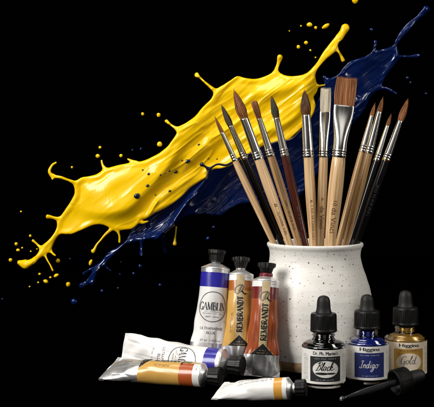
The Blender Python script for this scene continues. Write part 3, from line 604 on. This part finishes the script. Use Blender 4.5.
# ------------------------------------------------------------------ ink bottles
def bottle(px, d, kind, label):
    c = P(px, 300, d); T = thing('ink_bottle', Matrix.Translation((c.x, c.y, 0)), label, 'ink bottle', 'dropper ink bottles in a row')
    R = .0193
    out = [(.0000,.0008),(.0003,.0150),(.0012,.0176),(.0035,.0190),(.006,.01925),(.02,R),(.034,R),(.0366,.0188),(.0384,.0172),(.0397,.0140),(.0408,.0108),(.0424,.0096),(.0438,.0096),(.0450,.0103),(.0462,.0096),(.052,.0092)]
    o = smoothprof(out, 4)
    inn = smoothprof([(.052,.0078),(.044,.0080),(.0418,.0085),(.0400,.0120),(.0385,.0150),(.0360,.0172),(.033,.0177),(.008,.0179),(.0040,.0172),(.0028,.0140),(.0026,.0008)], 4)
    V, Fc = lathe(o+inn, 72, close=False); mesh_obj('glass_body', V, Fc, M['glass'], None, T)
    ink = {'black': 'ink_black', 'indigo': 'ink_blue', 'gold': 'ink_gold'}[kind]
    V, Fc = lathe([(z, max(r_-.00006, .0003)) for z, r_ in reversed(inn) if z < .0475]+[(.0476, .0005)], 72); mesh_obj('ink', V, Fc, M[ink], None, T)
    rib = lambda i, a, z: 1+.012*(1 if math.sin(a*48) > 0 else -1)*(1 if .0505 < z < .0625 else 0)
    V, Fc = lathe([(.0478,.0088),(.0478,.0113),(.0482,.0118),(.0500,.0119),(.0502,.0116),(.0506,.0116),(.0622,.0114),(.0626,.0114),(.0636,.0111),(.0641,.0104),(.0643,.0078),(.0643,.0060)], 192, rib, close=False)
    cp = mesh_obj('cap', V, Fc, M['cap'], None, T, )
    dz = {'black': -.0010, 'indigo': -.0022, 'gold': -.0012}[kind]
    V, Fc = lathe(smoothprof([(.0635,.0072),(.0648,.0073),(.0656,.0069),(.068,.0063),(.073+dz,.0060),(.0765+dz,.0056),(.0790+dz,.0045),(.0801+dz,.0028),(.0806+dz,.0010),(.0806+dz,.0002)], 5), 48)
    mesh_obj('rubber_bulb', V, Fc, M['rubber'], None, cp)
    # pipette inside the ink is hidden by it; label wraps most of the way round
    def surf(u, z, off): a = u/R-PI/2; return ((R+off)*math.cos(a), (R+off)*math.sin(a), z)
    p = Print(surf); pap = 'paper_cream' if kind == 'gold' else 'paper'
    p.patch(-.052, .052, .0048, .0345, pap, .00010, 90, 4)
    ptop, pbot, pw = .0288, .0070, .0142
    if kind == 'black':
        p.patch(-pw, pw, pbot, ptop, 'print_black', .00016, 30, 4)
        p.text("Dr. Ph. Martin's", 0, .0316, .0225, .0031, 'print_black', .0002, grow=.0001)
        p.squiggle(-.0095, .0095, .0270, .0011, 'print_silver', .00022)
        p.ell(0, .0178, .0122, .0076, 'paper', .00022)
        p.ell(0, .0178, .0122, .0076, 'print_grey', .00026, inner=.95, rings=1)
        p.script('Black', .0003, .0196, .0165, 'print_black', .00030, .15, .35)
        p.ell(-.0035, .0140, .0058, .0011, 'print_black', .00028, rings=2); p.ell(.0042, .0141, .0048, .0008, 'print_black', .00029, rings=2)
        p.squiggle(-.0085, .0085, .0086, .0010, 'print_silver', .00022)
    elif kind == 'indigo':
        p.patch(-pw, pw, pbot, ptop, 'panel_blue', .00016, 30, 4)
        p.text('Higgins', 0, .0316, .0180, .0040, 'print_black', .0002, grow=.00018)
        p.squiggle(-.0085, .0085, .0268, .0011, 'print_silver', .00022)
        p.script('Indigo', 0, .0182, .0175, 'paper', .00024, .13, .2)
        p.squiggle(-.007, .007, .0086, .0009, 'print_silver', .00022)
    else:
        p.patch(-pw, pw, pbot, ptop, 'panel_gold', .00016, 30, 4)
        p.text('Higgins', 0, .0316, .0180, .0040, 'print_black', .0002, grow=.00018)
        p.squiggle(-.0085, .0085, .0272, .0012, 'print_brown', .00022)
        p.ell(0, .0168, .0118, .0082, 'paper_cream', .00022)
        p.script('Gold', 0, .0182, .0150, 'print_grey', .00028, .12, .25)
    for sd_ in (-1, 1):
        for i in range(5 if sd_ > 0 else 4): p.squiggle(.008, .030, sd_*(.0172+.0016*i)+(.0004*sd_), .0009, 'print_grey', .0002, rot=1)
    p.build('label', T)
    return T
bottle(323.6, .975, 'black', 'leftmost dropper bottle, black ink with a black and white label')
bottle(367.0, .992, 'indigo', 'middle dropper bottle of indigo blue ink')
bottle(405.6, 1.012, 'gold', 'rightmost dropper bottle, filled with gold ink')

# ------------------------------------------------------------------ loose dropper lying in front
tip = P(342.5, 396, .9120); tip.z = .0024
cc_ = P(394.5, 382.5, .9310); cc_.z = .0114
ax = (cc_-tip); D = thing('ink_dropper', frame(tip, ax, Vector((0, 1, 0))) @ Matrix.Scale(.93, 4), 'loose black dropper lying in front of the indigo and gold bottles', 'dropper')
Lc = ax.length/.93
V, Fc = lathe(smoothprof([(-.0022,.0003),(-.0021,.0012),(-.0012,.0022),(0,.0024),(.0014,.0019),(.003,.0014),(.006,.0015),(.014,.0023),(.022,.0030),(.03,.0031),(Lc+.004,.0031)], 4), 32)
M['darkglass'] = mat('ink_stained_glass', (.02, .02, .022), .1, coat=1)
M['tipglass'] = mat('tip_glass', (.16, .16, .17), .12, coat=1)
mesh_obj('pipette', V, Fc, M['darkglass'], [0]*len(Fc), D)
V, Fc = lathe(smoothprof([(-.0026,.0003),(-.0025,.0010),(-.0018,.0018),(-.0010,.0021)], 3), 24); mesh_obj('pipette_tip', V, Fc, M['tipglass'], None, D)
rib2 = lambda i, a, z: 1+.012*(1 if math.sin(a*48) > 0 else -1)*(1 if Lc+.0012 < z < Lc+.0125 and i > 3 else 0)
V, Fc = lathe([(Lc+.010,.003),(Lc+.010,.0092),(Lc,.0096),(Lc-.0004,.0100),(Lc-.0004,.0113),(Lc,.0119),(Lc+.001,.0121),(Lc+.0013,.0118),(Lc+.0124,.0116),(Lc+.0127,.0117),(Lc+.0137,.0112),(Lc+.0141,.0078),(Lc+.0141,.003)], 192, rib2, close=False)
cp = mesh_obj('cap', V, Fc, M['capgrey'], None, D)
for q in (.003, .0055, .008):
    V, Fc = lathe([(Lc+q, .0099), (Lc+q+.0004, .0090), (Lc+q+.0008, .0099)], 64, close=False); mesh_obj('thread', V, Fc, M['capgrey'], None, cp)
V, Fc = lathe(smoothprof([(Lc+.0135,.0072),(Lc+.0155,.0072),(Lc+.018,.0063),(Lc+.023,.0060),(Lc+.028,.0055),(Lc+.0305,.0043),(Lc+.0318,.0022),(Lc+.0321,.0002)], 5), 48)
mesh_obj('rubber_bulb', V, Fc, M['rubber'], None, cp)

# ------------------------------------------------------------------ paint tubes
def tube(label, base, top, roll, r, wflat, bands, uo=0, L=None, ftop=.62, seed=1, ref=Vector((0, 1, 0)), capr=.0095, capl=.0125, fac=8, crump=1.0, neck='alu', kind=None, capcone=1.0, capmat='cap', skew=0, crease=None):
    dz = top-base; L = L or dz.length
    T = thing('paint_tube', frame(base, dz, ref, roll), label, 'paint tube', None)
    rv = np.random.default_rng(seed); ph = rv.uniform(0, 6.28, 12); am = rv.uniform(.5, 1, 12)
    def ab(s_):
        q = min(max(s_/(L*ftop), 0), 1); tb = math.sin(q*PI/2)**.9; b = .0009+(r-.0009)*tb
        a = math.sqrt(max(2*r*r*1.0-b*b, 0)) if b < r else r
        a = r+(min(a, wflat/2)-r)*1.0
        a = max(a, r) if q < 1 else r
        return a, b
    tabs = {}
    def theta(u, s_):
        key = round(s_, 4)
        if key not in tabs:
            a, b = ab(s_); th = np.linspace(0, PI, 60); x = a*np.sin(th); y = b*np.cos(th)
            tabs[key] = np.concatenate([[0], np.cumsum(np.hypot(np.diff(x), np.diff(y)))])
        th = np.linspace(0, PI, 60); return math.copysign(float(np.interp(abs(u), tabs[key], th)), u)
    def pt(th, s_, off):     # th measured from the front (-Y)
        a, b = ab(s_); x, y = a*math.sin(th), -b*math.cos(th)
        nx, ny = x/(a*a), y/(b*b); n = math.hypot(nx, ny); nx /= n; ny /= n
        g = max(0, 1-s_/(L*.80)); e = min(1, s_/(.012))
        k = crump*r*.075*(g**.8)*e; X = x/r; Z = s_/r
        dn = k*(am[0]*math.sin(2.1*X+1.9*Z+ph[0])+am[1]*math.sin(3.3*X-2.6*Z+ph[1]+(1 if y > 0 else 0))+.6*am[2]*math.sin(5.2*X+4.1*Z+ph[2])+.9*am[3]*math.sin(-1.4*X+3.2*Z+ph[3]))
        # pinched folds running up from the crimp
        for i in (4, 5, 6, 9, 10, 11):
            c = (ph[i]/6.28-.5)*2.2; sl = (am[i]-.75)*1.6; dd = X-c-sl*Z*.35
            dn -= k*1.5*math.exp(-(dd/(.13 if i < 9 else .07))**2)*(1 if (i % 2) == (y > 0) else .6)
        dn += r*.010*(math.sin(3*th+Z*1.3+ph[7])+math.sin(2*th-Z*2.1+ph[8]))*min(1, (L-s_)/(.15*L)+.1)
        dn = max(dn, -b*.7)
        x2 = x+(dn+off)*nx; y2 = y+(dn+off)*ny
        return (x2+skew*y2*0, y2, s_+skew*x2*max(0, 1-s_/(L*.5)))
    surf = lambda u, s_, off: pt(theta(u+uo, s_), s_, off)
    # body; bands give the rows
    cuts = sorted({0, L}|{round(b[0], 5) for b in bands}|{round(b[1], 5) for b in bands}); rows = []
    for i in range(len(cuts)-1):
        n = max(2, int((cuts[i+1]-cuts[i])/.0011)); rows += list(np.linspace(cuts[i], cuts[i+1], n, endpoint=False))
    rows.append(L); nt = 120; V, Fc, MI = [], [], []; mats = []
    mid = lambda k: (mats.index(M[k]) if M[k] in mats else (mats.append(M[k]) or len(mats)-1))
    for s_ in rows:
        for k in range(nt): V.append(pt(2*PI*k/nt-PI, s_, 0))
    for i in range(len(rows)-1):
        c = (rows[i]+rows[i+1])/2; mk = 'alu'
        for b in bands:
            if b[0] <= c <= b[1]: mk = b[2]
        mi = mid(mk)
        for k in range(nt): Fc.append((i*nt+k, i*nt+(k+1) % nt, (i+1)*nt+(k+1) % nt, (i+1)*nt+k)); MI.append(mi)
    Fc.append(tuple(range(nt-1, -1, -1))); MI.append(mid('alu'))
    body = mesh_obj('tube_body', V, Fc, mats, MI, T)
    # rolled crimp: folded flat strip
    a, b = ab(0); V, Fc = [], []; n = 40; top_ = .0052; th_ = .0013
    ring = [(-1, 0), (-1, 1), (1, 1), (1, 0)]
    prof = [(-th_*.6, .0), (-th_, .0006), (-th_, top_-.0008), (-th_*.8, top_), (-.0006, top_+.0004), (.0006, top_+.0002), (th_*.7, top_*.96), (th_*.75, .0004), (th_*.4, 0)]
    for i in range(n+1):
        x = a*1.005*(2*i/n-1)
        for y, z in prof: V.append((x, y+.00025*math.sin(x*420+ph[9])+.0004*math.sin(x*130+ph[10]), z-.0002+.00022*math.sin(x*300+ph[11])+skew*x))
    m_ = len(prof)
    for i in range(n):
        for j in range(m_): Fc.append((i*m_+j, (i+1)*m_+j, (i+1)*m_+(j+1) % m_, i*m_+(j+1) % m_))
    Fc += [tuple(range(m_)), tuple(n*m_+j for j in reversed(range(m_)))]
    mesh_obj('crimped_end', V, Fc, M['white' if kind == 'white_all' else 'alu'], None, T, smooth=False)
    # shoulder, neck, cap
    V, Fc = lathe([(L-.0004,r*.985),(L,r*1.012),(L+.0008,r*1.015),(L+.0012,r*.985),(L+.0016,r*.93),(L+.0042,r*.52),(L+.0048,r*.46),(L+.0050,.0045),(L+.0075,.0045)], 72, close=False)
    sh = mesh_obj('shoulder', V, Fc, M['alu'], None, T)
    if neck != 'alu':
        V, Fc = lathe([(L+.0044,.0062),(L+.0075,.0062)], 48); mesh_obj('neck_collar', V, Fc, M[neck], None, sh)
    z0 = L+.0066
    def ribc(i, a_, z):
        if not fac: return 1
        s2 = (a_ % (2*PI/fac))-PI/fac; pol = math.cos(PI/fac)/math.cos(s2); return pol*(1-.035*math.exp(-(s2/(.5*PI/fac))**2) if fac <= 12 else 1) if fac <= 12 else 1+.03*math.sin(a_*fac)
    c1 = capr; c0 = capr*capcone
    V, Fc = lathe([(z0,.004),(z0,c0*.96),(z0+.0004,c0),(z0+.0010,c0),(z0+capl*.55,(c0+c1)/2),(z0+capl-.0034,c1*.99),(z0+capl-.0032,c1*1.05),(z0+capl-.0006,c1*1.06),(z0+capl-.0001,c1*1.02),(z0+capl,c1*.9),(z0+capl-.0004,c1*.8),(z0+capl-.0004,.0003)], 144, ribc, close=False)
    mesh_obj('cap', V, Fc, M[capmat], None, T, smooth=False)
    return T, Print(surf), L
def gamblin(T, p, L, sc=1.0):
    cv = L-.0355*sc; 
    p.ell(0, cv, .0142*sc, .0142*sc, 'print_grey', .0002, inner=.945, rings=1, seg=80)
    p.serif('GAMBLIN', -.0005, cv+.0005, .0250*sc, .0072*sc, 'print_black', .00028)
    p.stroke([(-.012*sc, cv-.0045*sc), (.012*sc, cv-.0045*sc)], .0003, 'print_grey', .00024)
    p.squiggle(-.0095*sc, .0095*sc, cv-.0062*sc, .0010, 'print_grey', .00024)
    p.squiggle(-.006*sc, .006*sc, cv-.0092*sc, .0013, 'print_black', .00024)
    p.text('ULTRAMARINE', 0, cv-.0200*sc, .0215*sc, .0026*sc, 'print_grey', .00024)
    p.text('BLUE', 0, cv-.0240*sc, .0085*sc, .0026*sc, 'print_grey', .00024)
    p.text('37 ml  1.25 fl.oz', 0, cv-.0310*sc, .0190*sc, .0018*sc, 'print_grey', .00024)
    p.text('R', .0125*sc, cv-.013*sc, .0012, .0012, 'print_grey', .00024)
    p.build('print', T)
def talens(T, p, L, body_top, s_bot, tri_t, kw=.0064):
    p.patch(-kw/2-.0006, kw/2+.0006, s_bot, L-.0005, 'strip', .00014, 8, 40)
    p.tri(-.0105, .0105, s_bot, 0, s_bot+.0100, 'print_black', .00020)
    p.stroke([(-.0105, s_bot+.0008), (0, s_bot+.0112), (.0105, s_bot+.0008)], .0005, 'strip', .00024, 1)
    p.squiggle(-.005, .005, s_bot+.0016, .0009, 'strip', .00026); p.squiggle(-.003, .003, s_bot+.0038, .0009, 'strip', .00026)
    c0 = s_bot+.0125; c1 = L-.0205
    p.serif('REMBRANDT', 0, (c0+c1)/2, c1-c0, kw*.82, 'print_black', .00030, rot=PI/2, wk=1.6)
    # looped monogram R
    v = L-.0150; q = [(-.0030,-.0035),(-.0018,-.0020),(-.0004,.0015),(.0008,.0040),(.0000,.0052),(-.0040,.0030),(-.0052,.0000),(-.0040,-.0026),(-.0014,-.0022),(.0012,.0000),(.0026,.0030),(.0018,.0052),(-.0008,.0056),(-.0034,.0040)]
    p.stroke([(a, v+b) for a, b in q], .0010, 'print_black', .00034, 6, True)
    p.stroke([(.0010, v+.0006), (.0022, v-.0018), (.0040, v-.0034), (.0056, v-.0024)], .0011, 'print_black', .00036, 6, True)
    p.stroke([(a, v+b+.0002) for a, b in q], .0004, 'strip', .00038, 6)
    p.squiggle(.006, .0105, L-.0027, .0010, 'print_grey', .00022)
    for u in (-.0085, -.0070): p.squiggle(s_bot+.012, s_bot+.030, u, .0009, 'print_brown', .00022, rot=1)
    for u in (.0085, .0072): p.squiggle(s_bot+.014, s_bot+.028, u, .0009, 'print_brown', .00022, rot=1)
    p.build('print', T)

# standing: blue banded, ochre, sienna
b0 = P(207.5, 372, 1.026); b0.z = .001; t0 = P(215.6, 269, 1.040); L = (t0-b0).length
T, p, L = tube('standing white paint tube with ultramarine band and circular emblem', b0, t0, 0, .0136, .0395, [(L-.0690, L, 'white'), (L-.0172, L-.0035, 'tubeblue'), (L-.0035, L, 'alu')], seed=4, crump=.55, capr=.0080, capl=.0115, fac=8, capcone=.82, ftop=.85)
gamblin(T, p, L)
b1 = P(238, 372, 1.020); b1.z = .001; t1 = P(240.4, 275.5, 1.040); L = (t1-b1).length
T, p, L = tube('standing ochre yellow paint tube between the white and sienna tubes', b1, t1, 0, .0124, .034, [(L-.066, L, 'ochre'), (L-.0150, L-.0055, 'orange'), (L-.0055, L, 'white')], seed=5, crump=.6, capr=.0080, capl=.0105, fac=16, capcone=.62, ftop=.7)
talens(T, p, L, 0, L-.066, 0)
b2 = P(260.5, 377, 1.006); b2.z = .001; t2 = P(265.8, 281.5, 1.022); L = (t2-b2).length
T, p, L = tube('standing burnt sienna orange paint tube against the ceramic jar', b2, t2, 0, .0124, .0345, [(L-.067, L, 'sienna'), (L-.0165, L-.0055, 'oxblood'), (L-.0055, L, 'white')], seed=16, crump=.7, capr=.0080, capl=.0105, fac=16, capcone=.62, neck='redplastic', ftop=.7)
talens(T, p, L, 0, L-.067, 0)
# lying: white ultramarine tube at the back
b3 = P(122.5, 353, 1.034); b3.z = .0170; t3 = P(223, 366, .998); t3.z = .0142; L = (t3-b3).length
T, p, L = tube('white blue banded tube lying behind the ochre and rust one', b3, t3, math.radians(-8), .0138, .0385, [(0, L, 'white'), (L-.0150, L-.0030, 'tubeblue'), (L-.003, L, 'alu')], seed=9, capr=.0092, capl=.0125, fac=12, capcone=.9, ftop=.8, kind='white_all', crump=1.0, skew=-.06)
gamblin(T, p, L)
# lying: ochre and rust tube in front
b4 = P(108.5, 377, .995); b4.z = .0105; t4 = P(202.5, 374, .965); t4.z = .0109; L = (t4-b4).length
T, p, L = tube('silver ended ochre paint tube with rust band lying in front', b4, t4, math.radians(-62), .0106, .030, [(L-.0570, L, 'ochre'), (L-.0190, L-.0062, 'rust'), (L-.0062, L, 'white')], seed=12, uo=-.0055, capr=.0082, capl=.0105, fac=12, capcone=.95, ftop=.55, crump=.5, skew=-.25)
talens(T, p, L, 0, L-.057, 0, .0060)
# lying: small white tube with amber band
b5 = P(218, 392, .931); b5.z = .0042; t5 = P(288, 390, .916); t5.z = .0098; L = (t5-b5).length
T, p, L = tube('small creased white paint tube with amber band at the front', b5, t5, math.radians(-74), .0094, .028, [(0, L, 'white'), (L-.0105, L-.0035, 'amber'), (L-.0035, L, 'white')], seed=14, capr=.0070, capl=.0086, fac=12, capcone=1, ftop=.7, kind='white_all', crump=.8, skew=-.2)
for i in range(3): p.squiggle(L-.042, L-.016, -.004+.0028*i, .0012, 'print_grey', .0002, rot=1)
p.text('H', 0, L-.0132, .0016, .0016, 'print_grey', .0002)
p.build('print', T)
